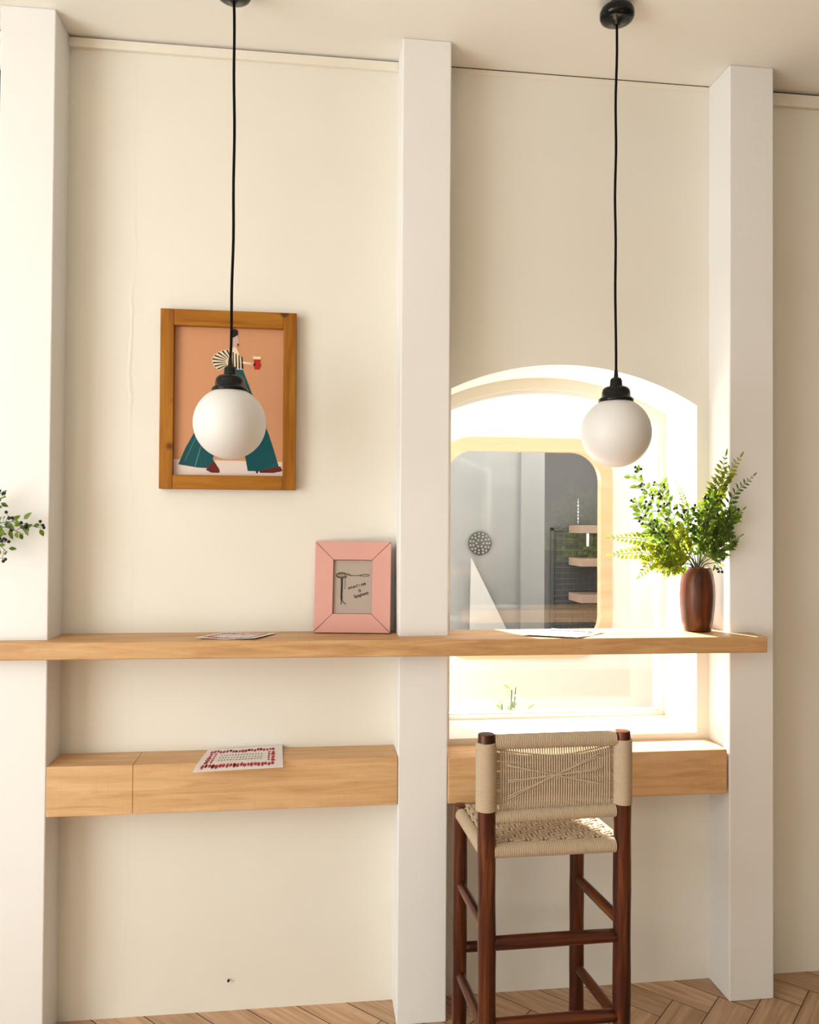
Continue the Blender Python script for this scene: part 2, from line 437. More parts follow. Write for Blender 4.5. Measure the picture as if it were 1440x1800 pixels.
def arch_outline(inset, n=28):
    x0, x1 = AX0 + inset * 0.9, AX1 - inset
    pts = [(x1, AZ0 + inset * 0.75), (x0, AZ0 + inset * 0.75)]
    for i in range(n + 1):
        x = x0 + (x1 - x0) * i / n; pts.append((x, arch_z(x) - inset * 2.1))
    return pts


def ring_frame(mb, i0, i1, y0, y1, mi=0):
    a, b = arch_outline(i0), arch_outline(i1); n = len(a)
    for k in range(n):
        k2 = (k + 1) % n
        A, A2, B, B2 = a[k], a[k2], b[k], b[k2]
        mb.add([(A[0], y0, A[1]), (A2[0], y0, A2[1]), (B2[0], y0, B2[1]), (B[0], y0, B[1])], [(0, 3, 2, 1)], mi)
        mb.add([(A[0], y1, A[1]), (A2[0], y1, A2[1]), (B2[0], y1, B2[1]), (B[0], y1, B[1])], [(0, 1, 2, 3)], mi)
        mb.add([(B[0], y0, B[1]), (B2[0], y0, B2[1]), (B2[0], y1, B2[1]), (B[0], y1, B[1])], [(0, 1, 2, 3)], mi)


mb = MB(); ring_frame(mb, -0.002, 0.017, GY, GY + 0.055); mb.build('window_frame', M['white_frame'], win)
mb = MB(); ring_frame(mb, 0.015, 0.023, GY + 0.012, GY + 0.04); mb.build('glazing_bead', M['white'], win)
mb = MB(); o_ = arch_outline(0.018); mb.add([(x, GY + 0.024, z) for x, z in o_] + [(x, GY + 0.028, z) for x, z in o_],
       [tuple(range(len(o_))), tuple(range(2 * len(o_) - 1, len(o_) - 1, -1))]); mb.build('pane', M['glass'], win)

# ------------------------------------------------------------------ the alley and the kiosk across it
OY = 1.5
mb = MB(); mb.box((-8, 0.30, -0.12), (8, 9, -0.05)); struct(mb.build('floor_alley', M['pave']))


def rounded(x0, x1, z0, z1, r, n=10):
    pts = []
    for cx, cz, a0 in ((x1 - r, z1 - r, 0), (x0 + r, z1 - r, 90), (x0 + r, z0 + r, 180), (x1 - r, z0 + r, 270)):
        for i in range(n + 1):
            a = math.radians(a0 + 90 * i / n); pts.append((cx + r * math.cos(a), cz + r * math.sin(a)))
    return pts


FX0, FX1, FZ0, FZ1 = 0.575, 1.468, 0.700, 1.772
outer = rounded(FX0, FX1, FZ0, FZ1, 0.19); inner = rounded(FX0 + .060, FX1 - .060, FZ0 + .062, FZ1 - .066, 0.140)
mb = MB()
box_ = []
WX0, WX1, WZ1 = 0.52, 3.2, 2.15
for x, z in outer:    # star-shaped fill from the outline to the wall's own edges
    cx, cz = (FX0 + FX1) / 2, (FZ0 + FZ1) / 2; dx, dz = x - cx, z - cz
    t = min([(WX1 - cx) / dx if dx > 1e-6 else 1e9, (WX0 - cx) / dx if dx < -1e-6 else 1e9, (WZ1 - cz) / dz if dz > 1e-6 else 1e9, (0.5 - cz) / dz if dz < -1e-6 else 1e9])
    box_.append((cx + dx * t, cz + dz * t))
n = len(outer)
for k in range(n):
    k2 = (k + 1) % n
    a, b, c, d = outer[k], outer[k2], box_[k2], box_[k]
    mb.add([(a[0], OY, a[1]), (b[0], OY, b[1]), (c[0], OY, c[1]), (d[0], OY, d[1])], [(0, 1, 2, 3)])
    mb.add([(a[0], OY, a[1]), (b[0], OY, b[1]), (b[0], OY + .12, b[1]), (a[0], OY + .12, a[1])], [(0, 1, 2, 3)])
    # corner pieces where the outline ray turns a corner of the wall
    if abs(c[0] - d[0]) > 1e-6 and abs(c[1] - d[1]) > 1e-6:
        e = (c[0] if abs(c[0] - WX0) < 1e-4 or abs(c[0] - WX1) < 1e-4 else d[0], c[1] if abs(c[1] - WZ1) < 1e-4 or abs(c[1] - .5) < 1e-4 else d[1])
        mb.add([(c[0], OY, c[1]), (d[0], OY, d[1]), (e[0], OY, e[1])], [(0, 1, 2)])
mb.box((WX0, OY + .001, -0.05), (WX0 + .06, OY + .12, WZ1)); mb.box((WX0, OY + 0.001, WZ1 - .05), (WX1, OY + .12, WZ1))
mb.box((WX0, OY - 0.004, -0.05), (WX1, OY + .12, 0.64), 1)
struct(mb.build('wall_opposite', [M['outer_wall'], M['outer_low']]))
win2 = struct(bpy.data.objects.new('window_2', None)); col.objects.link(win2)
mb = MB()
for k in range(n):
    k2 = (k + 1) % n
    a, b, c, d = outer[k], outer[k2], inner[k2], inner[k]
    for y, fl_ in ((OY - .012, 0), (OY + .035, 1)):
        mb.add([(a[0], y, a[1]), (b[0], y, b[1]), (c[0], y, c[1]), (d[0], y, d[1])], [(0, 1, 2, 3)], 0)
    mb.add([(d[0], OY - .012, d[1]), (c[0], OY - .012, c[1]), (c[0], OY + .035, c[1]), (d[0], OY + .035, d[1])], [(0, 1, 2, 3)], 0)
    mb.add([(a[0], OY - .012, a[1]), (b[0], OY - .012, b[1]), (b[0], OY, b[1]), (a[0], OY, a[1])], [(0, 1, 2, 3)], 0)
mb.build('window_frame', M['outer_wood'], win2)
mb = MB(); mb.add([(x, OY + .02, z) for x, z in inner], [tuple(range(n))]); mb.build('pane', M['kiosk_glass'], win2)
# inside the kiosk
mb = MB(); mb.box((0.58, 2.20, 0), (1.19, 2.30, 2.1)); mb.box((1.19, 2.17, 0), (1.328, 2.32, 2.1)); struct(mb.build('wall_opposite_partition', M['grey_panel']))
mb = MB(); mb.box((1.0, 3.05, 0), (3.2, 3.15, 2.1)); struct(mb.build('wall_opposite_rear', M['grey_dark']))
mb = MB(); mb.box((3.1, 1.62, 0), (3.2, 3.05, 2.1)); struct(mb.build('wall_opposite_side', M['grey_dark']))
v = MB(); vc = (0.953, 2.185, 1.241)
for i in range(24):
    pass
v.lathe([(0.001, 0), (0.067, 0), (0.068, 0.012), (0.001, 0.012)], 28)
holes = MB()
vent = tag(v.build('round_vent', M['vent'], loc=vc), 'round grey vent disc on the pale concrete across the alley', 'vent'); vent.rotation_euler = (math.radians(90), 0, 0); vent.location = (vc[0], 2.199, vc[2])
hm = MB()
for rr, cnt in ((0.02, 6), (0.04, 11), (0.056, 15)):
    for k in range(cnt):
        a = 2 * math.pi * k / cnt
        hm.lathe([(0.0005, 0.0128), (0.0055, 0.0128)], 8, 0, (rr * math.cos(a), rr * math.sin(a), 0))
hm.build('grille_dots', M['grey_panel'], vent)
mb = MB(); pts = [(0.897, 1.159), (0.890, 0.60), (1.150, 0.60), (1.112, 0.734)]  # pale board added in the shape of a wedge of light on the partition
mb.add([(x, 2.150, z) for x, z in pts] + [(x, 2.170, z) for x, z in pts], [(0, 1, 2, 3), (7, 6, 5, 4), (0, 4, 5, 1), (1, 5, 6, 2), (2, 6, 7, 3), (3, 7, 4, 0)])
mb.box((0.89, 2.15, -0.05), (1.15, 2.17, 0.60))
tag(mb.build('light_wedge_board', M['pale']), 'pale board added to imitate the wedge of light below the round vent', 'board')
mb = MB(); mb.box((0.66, 1.66, 0.60), (3.0, 2.0, 0.64)); mb.box((0.70, 1.95, -.05), (2.95, 1.99, 0.60)); tag(mb.build('kiosk_counter', M['grey_panel'], bevel=.004), 'grey counter ledge just inside the wood-framed opening outside', 'counter')
bw = MB(); bw.lathe([(0.02, 0), (0.05, 0.01), (0.075, 0.05), (0.08, 0.075), (0.076, 0.075), (0.07, 0.05), (0.045, 0.015), (0.001, 0.01)], 28)
tag(bw.build('bowl', M['vent'], loc=(1.02, 1.83, 0.64)), 'dark round bowl on the kiosk ledge behind the glass', 'bowl')
rk = thing('wire_rack', 'dark wire grid rack on the shaded concrete wall across the alley', 'rack', (1.63, 3.03, 0.55))
mb = MB(); mb.box((0, -.01, 0), (0.62, 0.01, 0.02)); mb.box((0, -.01, 0.76), (0.62, .01, .78)); mb.box((0, -.01, 0), (.02, .01, .78)); mb.box((.60, -.01, 0), (.62, .01, .78)); mb.build('rack_frame', M['rack'], rk)
mb = MB()
for i in range(1, 16):
    mb.tube([(i * 0.62 / 16, 0, 0.01), (i * 0.62 / 16, 0, 0.77)], 0.004, 5)
for i in range(1, 20):
    mb.tube([(0.01, -0.004, i * 0.78 / 20), (0.61, -0.004, i * 0.78 / 20)], 0.004, 5)
mb.build('wire_grid', M['rack'], rk)
for z, where in ((1.295, 'uppermost'), (1.075, 'middle'), (0.835, 'lowest')):
    mb = MB(); mb.box((0, -.13, 0), (0.7, .12, .052))
    o = mb.build('wall_shelf', M['kiosk_shelf'], bevel=.003, loc=(1.755, 2.90, z)); tag(o, '%s of the three wooden shelves across the alley' % where, 'shelf', 'wooden shelves in the kiosk')
bt = MB(); bt.lathe([(0.001, 0), (0.018, 0), (0.018, 0.06), (0.008, 0.085), (0.008, 0.10), (0.001, 0.10)], 14)
tag(bt.build('bottle', M['white'], loc=(1.37, 1.80, 0.64)), 'small white bottle on the kiosk ledge near the frame', 'bottle')
mb = MB(); mb.tube([(0, 0, 0), (0, 0, -0.085)], 0.009, 8); tag(mb.build('hanging_tag', M['white'], loc=(1.80, 2.765, 1.294)), 'short white tag hanging under the uppermost shelf outside', 'tag')
mb = MB()
for k in range(7):
    mb.sphere((0, 0, 0.012 + k * 0.022), 0.006 if k % 2 else 0.0045, 8, 6)
mb.tube([(0, 0, -0.01), (0, 0, 0.17)], 0.0012, 5)
tag(mb.build('bead_string', M['white'], loc=(1.78, 2.90, 1.358)), 'string of small white beads standing on the uppermost shelf outside', 'beads')
# potted shrub in the alley
ps = thing('potted_shrub', 'small bright green plant seen under the counter through the window', 'plant', (0.87, 1.22, -0.05))
mb = MB(); mb.lathe([(0.001, 0), (0.07, 0), (0.095, 0.20), (0.088, 0.20), (0.085, 0.17), (0.001, 0.17)], 24); mb.build('pot', M['terracotta'], ps)
mb = MB()
for k in range(9):
    a = k * 2.4; h = random.uniform(0.5, 0.68); rr = random.uniform(.02, .12)
    tip = Vector((rr * math.cos(a), rr * math.sin(a), h)); mb.tube([(0, 0, 0.15), (tip.x * .5, tip.y * .5, .4), tip], [0.006, .005, .003], 5, 1)
    for j in range(9):
        p = Vector((0, 0, .25)).lerp(tip, 0.35 + .65 * j / 8); d = Vector((math.cos(j * 2.4 + k), math.sin(j * 2.4 + k), .5)).normalized() * .05; s_ = d.cross(Vector((0, 0, 1))).normalized() * .013
        mb.add([p, p + d * .5 + s_, p + d, p + d * .5 - s_], [(0, 1, 2, 3)], 0)
mb.build('foliage', [M['shrub'], M['stem']], ps)

# ------------------------------------------------------------------ counter and ledges
CT = 1.0455; CB = 1.001
mb = MB()
fx = [(-1.95, -0.155), (-0.78, -0.162), (0.3, -0.190), (1.2485, -0.206)]
# the slab is cut around the piers
back = [(1.2485, -D - .0005), (1.1850, -D - .0005), (1.1850, -0.0005), (0.3715, -0.0005), (0.3715, -D - .0005), (0.2351, -D - .0005), (0.2351, -.0005), (-0.6716, -.0005), (-0.6716, -D - .0005), (-0.8077, -D - .0005), (-0.8077, -.0005), (-1.95, -.0005)]
out = fx + back
bm = bmesh.new(); vs = [bm.verts.new((x, y, CB)) for x, y in out]; f = bm.faces.new(vs)
bmesh.ops.triangulate(bm, faces=[f]); r = bmesh.ops.extrude_face_region(bm, geom=bm.faces[:])
for g in r['geom']:
    if isinstance(g, bmesh.types.BMVert):
        g.co.z = CT
bmesh.ops.recalc_face_normals(bm, faces=bm.faces)
me = bpy.data.meshes.new('counter'); bm.to_mesh(me); bm.free(); me.materials.append(M['oak'])
ct = bpy.data.objects.new('bar_counter', me); col.objects.link(ct)
b = ct.modifiers.new('bevel', 'BEVEL'); b.width = 0.0035; b.segments = 3; b.limit_method = 'ANGLE'
tag(ct, 'long light oak bar counter running across the piers and window', 'counter')
mb = MB(); mb.box((-0.671, -D - .001, 0.592), (-0.4565, -0.0005, 0.7205)); mb.box((-0.4560, -D - .001, 0.5918), (0.2345, -0.0005, 0.7205)); tag(mb.build('wall_ledge', M['oak_beam'], bevel=.002), 'thick oak ledge between left and middle pier, leaflet on top', 'ledge', 'oak ledges under the counter')
mb = MB(); mb.box((0.372, -D - .001, 0.588), (1.1785, -0.0005, 0.714)); tag(mb.build('wall_ledge', M['oak_beam'], bevel=.004), 'thick oak ledge under the arched window behind the stool', 'ledge', 'oak ledges under the counter')

# ------------------------------------------------------------------ pendant lamps


def pendant(x, y, gz, r, label, sway):
    t = thing('pendant_lamp', label, 'lamp', (x, y, H), 'globe pendant lamps')
    mb = MB(); mb.lathe([(0.001, 0), (0.0215, 0), (0.0215, -0.009), (0.030, -0.010), (0.040, -0.015), (0.0435, -0.023), (0.0435, -0.034), (0.040, -0.041), (0.030, -0.046), (0.012, -0.049), (0.006, -0.055), (0.001, -0.055)], 40)
    mb.build('ceiling_canopy', M['black'], t)
    top = gz + r - H     # globe top below the ceiling
    mb = MB(); n = 24; z1 = top + 0.068
    pts = [(sway[0] * math.sin(i / n * 3.1) + 0.0008 * math.sin(i * 0.9), 0.0008 * math.cos(i * 1.1), -0.05 + (z1 + 0.05) * i / n) for i in range(n + 1)]
    pts[-1] = (0, 0, z1); mb.tube(pts, 0.0034, 8); mb.build('cord', M['cord'], t)
    mb = MB()
    mb.lathe([(0.0036, top + 0.071), (0.0044, top + 0.071), (0.0050, top + 0.060), (0.0062, top + 0.052), (0.012, top + 0.0505), (0.0150, top + 0.045), (0.0155, top + 0.034), (0.0170, top + 0.029)], 32)
    mb.build('cord_grip', M['black'], t)
    mb = MB()
    mb.lathe([(0.0170, top + 0.029), (0.027, top + 0.0275), (0.0335, top + 0.022), (0.0358, top + 0.014), (0.0358, top + 0.003), (0.0375, top + 0.002), (0.0435, top - 0.003), (0.0445, top - 0.0075), (0.0425, top - 0.0105), (0.040, top - 0.0075), (0.034, top - 0.003), (0.001, top)], 40)
    mb.build('shade_holder', M['black'], t)
    mb = MB(); mb.sphere((0, 0, gz - H), r, 48, 32); mb.build('globe_shade', M['opal'], t)
    return t


pendant(-0.2015, -0.29, 1.592, 0.0875, 'round white globe pendant hanging in front of the framed poster', (0.004, 0))
pendant(0.762, -0.33, 1.584, 0.0878, 'round white globe pendant hanging before the arched window', (-0.003, 0))

# ------------------------------------------------------------------ framed poster on the left bay wall
PX0, PX1, PZ0, PZ1 = -0.417, -0.0475, 1.4415, 1.9358
pic = thing('framed_poster', 'honey pine framed poster of teal flared trousers behind left pendant', 'picture', (PX0, 0, PZ0))
W_, H_ = PX1 - PX0, PZ1 - PZ0; SW = 0.0365; TH = 0.030


def fr(nm, a, b, m):
    mb = MB(); mb.box((a[0], -TH, a[1]), (b[0], -0.001, b[1])); return mb.build(nm, m, pic, bevel=.002)


fr('frame_stile', (0, 0), (SW, H_), M['honey_z']); fr('frame_stile', (W_ - SW, 0), (W_, H_), M['honey_z'])
fr('frame_rail', (SW, H_ - 0.0445), (W_ - SW, H_), M['honey_x']); fr('frame_rail', (SW, 0), (W_ - SW, 0.0385), M['honey_x'])
# the print, drawn on a 192 x 262 grid, layers a fraction of a millimetre apart
mb = MB(); ix0, iz0 = SW, 0.0385; iw, ih = W_ - 2 * SW, H_ - 0.083


def gp(u, v, k):
    return (ix0 + u / 192 * iw, -0.012 - 0.0003 * k, iz0 + (262 - v) / 262 * ih)


mats_ = [M['art_bg'], M['art_floor'], M['art_teal'], M['art_teal2'], M['art_skin'], M['art_dark'], M['art_cream'], M['art_red'], M['art_maroon']]


def shp(pts, mi, k):
    mb.poly([gp(u, v, k) for u, v in pts], mi)


shp([(0, 0), (192, 0), (192, 262), (0, 262)], 0, 0)
shp([(0, 234), (192, 236), (192, 262), (0, 262)], 1, 1)
shp([(92, 72), (119, 72), (150, 150), (166, 185), (176, 215), (188, 254), (130, 253), (126, 232), (112, 150), (105, 110), (98, 150), (68, 232), (76, 250), (40, 248), (8, 243), (20, 214), (36, 185), (62, 140), (80, 105)], 2, 2)
shp([(46, 212), (47.5, 212), (38, 246), (36.5, 246)], 3, 3); shp([(40, 190), (41, 190), (20, 236), (19, 236)], 3, 3)
shp([(70, 236), (80, 251), (80, 257), (66, 257), (56, 252)], 8, 3); shp([(150, 253), (188, 244), (192, 252), (176, 256), (152, 256)], 8, 3)
shp([(144, 252), (149, 252), (148, 257), (145, 257)], 5, 3)
shp([(97, 34), (108, 34), (117, 55), (121, 73), (93, 73)], 6, 3)                    # blouse
for q in range(5):
    u = 96 + q * 5.2; shp([(u, 40 + q * 2.5), (u + 1.8, 40 + q * 2.5), (u + 2.6 + q * .3, 72), (u + .5, 72)], 5, 4)
shp([(97, 12), (109, 12), (113, 22), (110, 29), (107, 34), (99, 34)], 4, 4)         # head and neck
shp([(98, 12), (97, 5), (103, 1), (109, 3), (111, 10), (107, 14), (102, 17)], 5, 5)  # hair
shp([(110, 26), (118, 38), (113, 31), (109, 30)], 8, 5)
for k in range(8):                                                                  # ruffled striped sleeve
    a = math.radians(100 + k * 15.5); a2 = a + math.radians(15.5)
    c_ = (101, 60); r1, r2 = 8, 36 - 1.2 * abs(k - 4)
    p = [(c_[0] + r * math.cos(x), c_[1] - r * math.sin(x) * 0.72) for r, x in ((r1, a), (r2, a), (r2 + 1.5, (a + a2) / 2), (r2, a2), (r1, a2))]
    shp(p, 6, 4)
    a3 = a + math.radians(5); a4 = a + math.radians(11)
    p = [(c_[0] + r * math.cos(x), c_[1] - r * math.sin(x) * 0.72) for r, x in ((r1 + 4, a3), (r2, a3), (r2, a4), (r1 + 4, a4))]
    shp(p, 5, 5)
shp([(116, 58), (140, 61), (140, 64), (117, 62)], 6, 4); shp([(134, 60), (142, 60), (142, 65), (134, 65)], 4, 5)
shp([(138, 53), (151, 53), (150, 60), (152, 64), (149, 72), (141, 72), (138, 64), (140, 60)], 7, 5)
shp([(137, 49), (152, 49), (151, 54), (138, 54)], 6, 6)
o = mb.build('print', mats_, pic)
mb = MB(); mb.box((ix0, -0.0185, iz0), (ix0 + iw, -0.0165, iz0 + ih)); mb.build('glazing', M['picture_glass'], pic)
mb = MB(); mb.box((SW * .5, -0.0115, .02), (W_ - SW * .5, -0.001, H_ - .02)); mb.build('backboard', M['honey_z'], pic)

# edge of another frame in the bay further left
of = thing('wall_picture', 'sliver of a dark framed picture at the top left photo edge', 'picture', (-1.20, 0, 2.335))
mb = MB(); mb.box((0, -.025, 0), (.02, -.001, .235)); mb.box((.333, -.025, 0), (.353, -.001, .235)); mb.box((0, -.025, 0), (.353, -.001, .02)); mb.box((0, -.025, .215), (.353, -.001, .235)); mb.build('frame', M['dark_frame'], of)
mb = MB(); mb.box((.01, -.012, .01), (.343, -.002, .225)); mb.build('print', M['grey_art'], of)

# nail left in the wall low in the left bay
mb = MB(); mb.lathe([(0.001, 0.010), (0.0034, 0.010), (0.0034, 0.007), (0.0014, 0.006), (0.0014, -0.01)], 12)
nl = tag(mb.build('nail', M['iron'], loc=(-0.2194, 0, 0.0862)), 'tiny dark nail in the wall low under the left ledge', 'nail'); nl.rotation_euler = (math.radians(90), 0, 0)

# ------------------------------------------------------------------ pink photo frame leaning on the counter
pf = thing('photo_frame', 'pink mitred photo frame leaning beside the middle pier on the counter', 'photo frame', (0.0075, -0.032, CT + 0.0008), None, (math.radians(-6.5), 0, math.radians(-9)))
w2, h2, bz, dp = 0.2125, 0.2535, 0.052, 0.016
wi, hi = w2 - 2 * bz, h2 - 2 * bz * 1.0


def bar(pts, nm):
    mb = MB(); z = [(x, -dp, y) for x, y in pts]; zb = [(x, 0, y) for x, y in pts]
    mb.add(z + zb, [(0, 1, 2, 3), (7, 6, 5, 4), (0, 4, 5, 1), (1, 5, 6, 2), (2, 6, 7, 3), (3, 7, 4, 0)])
    return mb.build(nm, M['pink'], pf, bevel=.0012)


g = 0.0006
bar([(0, 0), (w2, 0), (w2 - bz - g, bz), (bz + g, bz)], 'frame_rail'); bar([(bz + g, h2 - bz), (w2 - bz - g, h2 - bz), (w2, h2), (0, h2)], 'frame_rail')
bar([(0, 0.0016), (bz, bz + .0004), (bz, h2 - bz - .0004), (0, h2 - .0016)], 'frame_stile'); bar([(w2 - bz, bz + .0004), (w2, .0016), (w2, h2 - .0016), (w2 - bz, h2 - bz - .0004)], 'frame_stile')
mb = MB(); mb.box((0.001, -dp + .002, .001), (w2 - .001, -.0005, h2 - .001)) if False else None
mb.box((0.002, 0, 0.0), (w2 - .001, 0.012, h2 - .004)); mb.build('back_panel', M['brown_side'], pf)
mb = MB(); mb.box((bz * .5, -0.004, bz * .5), (w2 - bz * .5, -0.0005, h2 - bz * .5)); mb.build('seam_backing', M['groove'], pf)
mb = MB(); cx0, cz0 = bz + .001, bz + .001; cw, ch = wi - .002, hi - .002
mb.box((cx0, -.0075, cz0), (cx0 + cw, -.0055, cz0 + ch)); cd = mb.build('card', M['card'], pf)


def cp(u, v):      # the card on a unit square, v down
    return (cx0 + u * cw, -0.0081, cz0 + (1 - v) * ch)


def stroke(mb, pts, r, mi=0):
    P = [Vector(cp(*p)) for p in pts]
    mb.tube(P, r, 5, mi, True)


dm = MB()
for k in range(5):     # noodle ball wound on the fork
    stroke(dm, [(0.20 + 0.14 * math.cos(a * .45 + k), 0.285 + (0.055 - .006 * k) * math.sin(a * .45 + k)) for a in range(15)], 0.0010, 1)
for k in range(4):
    stroke(dm, [(0.12 + .06 * k + .03 * math.cos(a * .5), 0.285 + .05 * math.sin(a * .5)) for a in range(14)], 0.0008, 1)
stroke(dm, [(0.05, .29), (.10, .265), (.20, .235)], .0009, 1); stroke(dm, [(0.05, .29), (.12, .325), (.24, .34)], .0009, 1)
stroke(dm, [(.36, .265), (.42, .285), (.48, .288), (.66, .285), (.74, .27), (.84, .26), (.92, .27), (.94, .283), (.88, .298), (.76, .298), (.68, .288)], .0008)
stroke(dm, [(.36, .25), (.46, .295)], .0010)
for q, xx in enumerate((.19, .205, .225)):
    stroke(dm, [(xx, .33), (xx + .005, .50), (xx - .002, .66), (xx + .005, .74)], .0009)
stroke(dm, [(.30, .34), (.295, .50), (.28, .55)], .0006, 1)
stroke(dm, [(.205, .68), (.205, .83)], .0010); stroke(dm, [(.21, .74), (.26, .79), (.33, .83)], .0010)
dm.build('drawing', [M['ink'], M['noodle']], pf)


def text_obj(body, size, loc, rotz, m, parent, nm, rx=90):
    cu = bpy.data.curves.new(nm, 'FONT'); cu.body = body; cu.size = size; cu.align_x = 'LEFT'; cu.extrude = 0.0001; cu.offset = size * 0.022
    t = bpy.data.objects.new('tmp_text', cu); col.objects.link(t)
    dg = bpy.context.evaluated_depsgraph_get(); me = bpy.data.meshes.new_from_object(t.evaluated_get(dg)); bpy.data.objects.remove(t)
    me.materials.clear(); me.materials.append(m)
    me.transform(Matrix.Translation(Vector(loc)) @ Matrix.Rotation(math.radians(rx), 4, 'X') @ Matrix.Rotation(math.radians(rotz), 4, 'Z'))
    o = bpy.data.objects.new(nm, me); col.objects.link(o); o.parent = parent; return o


for body, u, v, sz in (('WHAT I AM', .38, .555, .0098), ('IS', .66, .60, .0105), ('Spaghetti', .54, .71, .0115)):
    text_obj(body, sz, cp(u, v), 16, M['ink'], pf, 'lettering')

# ------------------------------------------------------------------ leaflets


def sheet(nm, label, corners, z0, lift, seed, group):
    """corners: front-left, front-right, back-right, back-left in plan; lift(u, v) is the curl above the rest"""
    rnd = random.Random(seed); mb = MB(); n = 12; th = 0.0006
    FL, FR, BR, BL = [Vector((*c, 0)) for c in corners]

    def at_(u, v, k=0.0):
        p = (FL * (1 - u) + FR * u) * (1 - v) + (BL * (1 - u) + BR * u) * v
        return (p.x, p.y, z0 + lift(u, v) + k)
    for i in range(n):
        for j in range(n):
            u0, u1, v0, v1 = i / n, (i + 1) / n, j / n, (j + 1) / n
            mb.add([at_(u0, v0, th), at_(u1, v0, th), at_(u1, v1, th), at_(u0, v1, th)], [(0, 1, 2, 3)], 0, False)
            mb.add([at_(u0, v0), at_(u1, v0), at_(u1, v1), at_(u0, v1)], [(3, 2, 1, 0)], 0, False)
    for k in range(4):
        for i in range(n):
            e = [((i / n, 0), ((i + 1) / n, 0)), ((1, i / n), (1, (i + 1) / n)), ((1 - i / n, 1), (1 - (i + 1) / n, 1)), ((0, 1 - i / n), (0, 1 - (i + 1) / n))][k]
            mb.add([at_(*e[0]), at_(*e[1]), at_(*e[1], th), at_(*e[0], th)], [(0, 1, 2, 3)])

    def blot(u, v, su, sv, mi):
        m_ = rnd.randint(5, 7); a0 = rnd.random() * 6
        ps = [(u + su * math.cos(a0 + 2 * math.pi * q / m_) * rnd.uniform(.6, 1.1), v + sv * math.sin(a0 + 2 * math.pi * q / m_) * rnd.uniform(.6, 1.1)) for q in range(m_)]
        mb.poly([at_(min(max(a, .03), .97), min(max(b_, .04), .96), th + .0004) for a, b_ in ps], mi)
    # border of small red figures and a centre block of lettering marks
    for q in range(21):
        u = .08 + .8 * q / 20
        blot(u, .15 + rnd.uniform(-.02, .02), .023, .085, 1 if rnd.random() < .8 else 2); blot(u, .82 + rnd.uniform(-.03, .03), .023, .085, 1 if rnd.random() < .75 else 2)
    for q in range(5):
        blot(.10, .28 + .1 * q, .03, .06, 1); blot(.88, .28 + .1 * q, .03, .06, 1)
        blot(.155, .3 + .1 * q, .018, .05, 1); blot(.83, .3 + .1 * q, .018, .05, 1)
    for rr in range(3):
        for q in range(15):
            blot(.23 + .036 * q, .38 + .12 * rr, .011, .028, 3)
    o = mb.build(nm, [M['paper'], M['red_ink'], M['art_maroon'], M['vent']])
    return tag(o, label, 'leaflet', group)


sheet('leaflet', 'white leaflet with red border overhanging the left oak ledge', [(-0.2965, -0.180), (-0.0705, -0.160), (-0.078, -0.004), (-0.280, -0.006)], 0.7215,
      lambda u, v: 0.0006 - (0.008 * ((0.4 - v) / 0.4) ** 2 if v < 0.4 else 0) + 0.0035 * max(0, (.4 - v)) * 0 + 0.0095 * (1 - v) * 0 + (0.0095 if False else 0) + 0.012 * max(0, v - .5) * u, 3, 'red bordered leaflets')
sheet('leaflet', 'white leaflet lying on the counter left of the pink frame', [(-0.300, -0.135), (-0.145, -0.160), (-0.094, -0.052), (-0.236, -0.030)], CT + .0006,
      lambda u, v: 0.004 * abs(u - .5) * 2 * (1 - v * .5), 5, 'red bordered leaflets')
sheet('leaflet', 'white leaflet lying on the counter in front of the window', [(0.565, -0.140), (0.705, -0.208), (0.826, -0.098), (0.690, -0.030)], CT + .0006,
      lambda u, v: 0.0035 * abs(v - .5) * 2, 9, 'red bordered leaflets')

# ------------------------------------------------------------------ bar stool
st = thing('bar_stool', 'dark wood bar stool with woven cord seat and back', 'stool', (0, 0, 0))
YN, YF = -0.45, -0.19; NLx, NRx, FLx, FRx = 0.404, 0.7325, 0.3935, 0.7115; RL = 0.0215; RF = 0.0198


def leg(x, y, top, r, x2=None):
    mb = MB(); n = 14; pts = []; rad = []
    for i in range(n + 1):
        t = i / n; pts.append(((x if x2 is None else x2 + (x - x2) * t), y, top * t)); rad.append(r * (0.97 + 0.03 * math.sin(i * 1.7 + x * 9)))
    rad[-1] *= 0.9; mb.tube(pts, rad, 20); return mb.build('leg', M['stool_z'], st, bevel=.002)


leg(NLx, YN, 0.8655, RL, NLx + .006); leg(NRx, YN, 0.8645, RL, NRx - .001); leg(FLx, YF, 0.611, RF); leg(FRx, YF, 0.606, RF)


def rail(a, b, r, m, nm):
    mb = MB(); n = 10; a, b = Vector(a), Vector(b)
    mb.tube([a.lerp(b, i / n) for i in range(n + 1)], [r * (0.94 + .06 * math.sin(math.pi * i / n)) for i in range(n + 1)], 14); return mb.build(nm, m, st)


rail((NLx, YN, 0.384), (NRx, YN, 0.385), 0.0155, M['stool_x'], 'stretcher'); rail((NLx, YN, 0.196), (NRx, YN, 0.199), 0.0150, M['stool_x'], 'stretcher')
rail((FLx, YF, 0.238), (FRx, YF, 0.240), 0.0140, M['stool_x'], 'stretcher')
for z in (0.405, 0.170):
    rail((FLx, YF, z), (NLx, YN, z + .012), 0.0125, M['stool_y'], 'stretcher'); rail((FRx, YF, z), (NRx, YN, z + .008), 0.0135, M['stool_y'], 'stretcher')


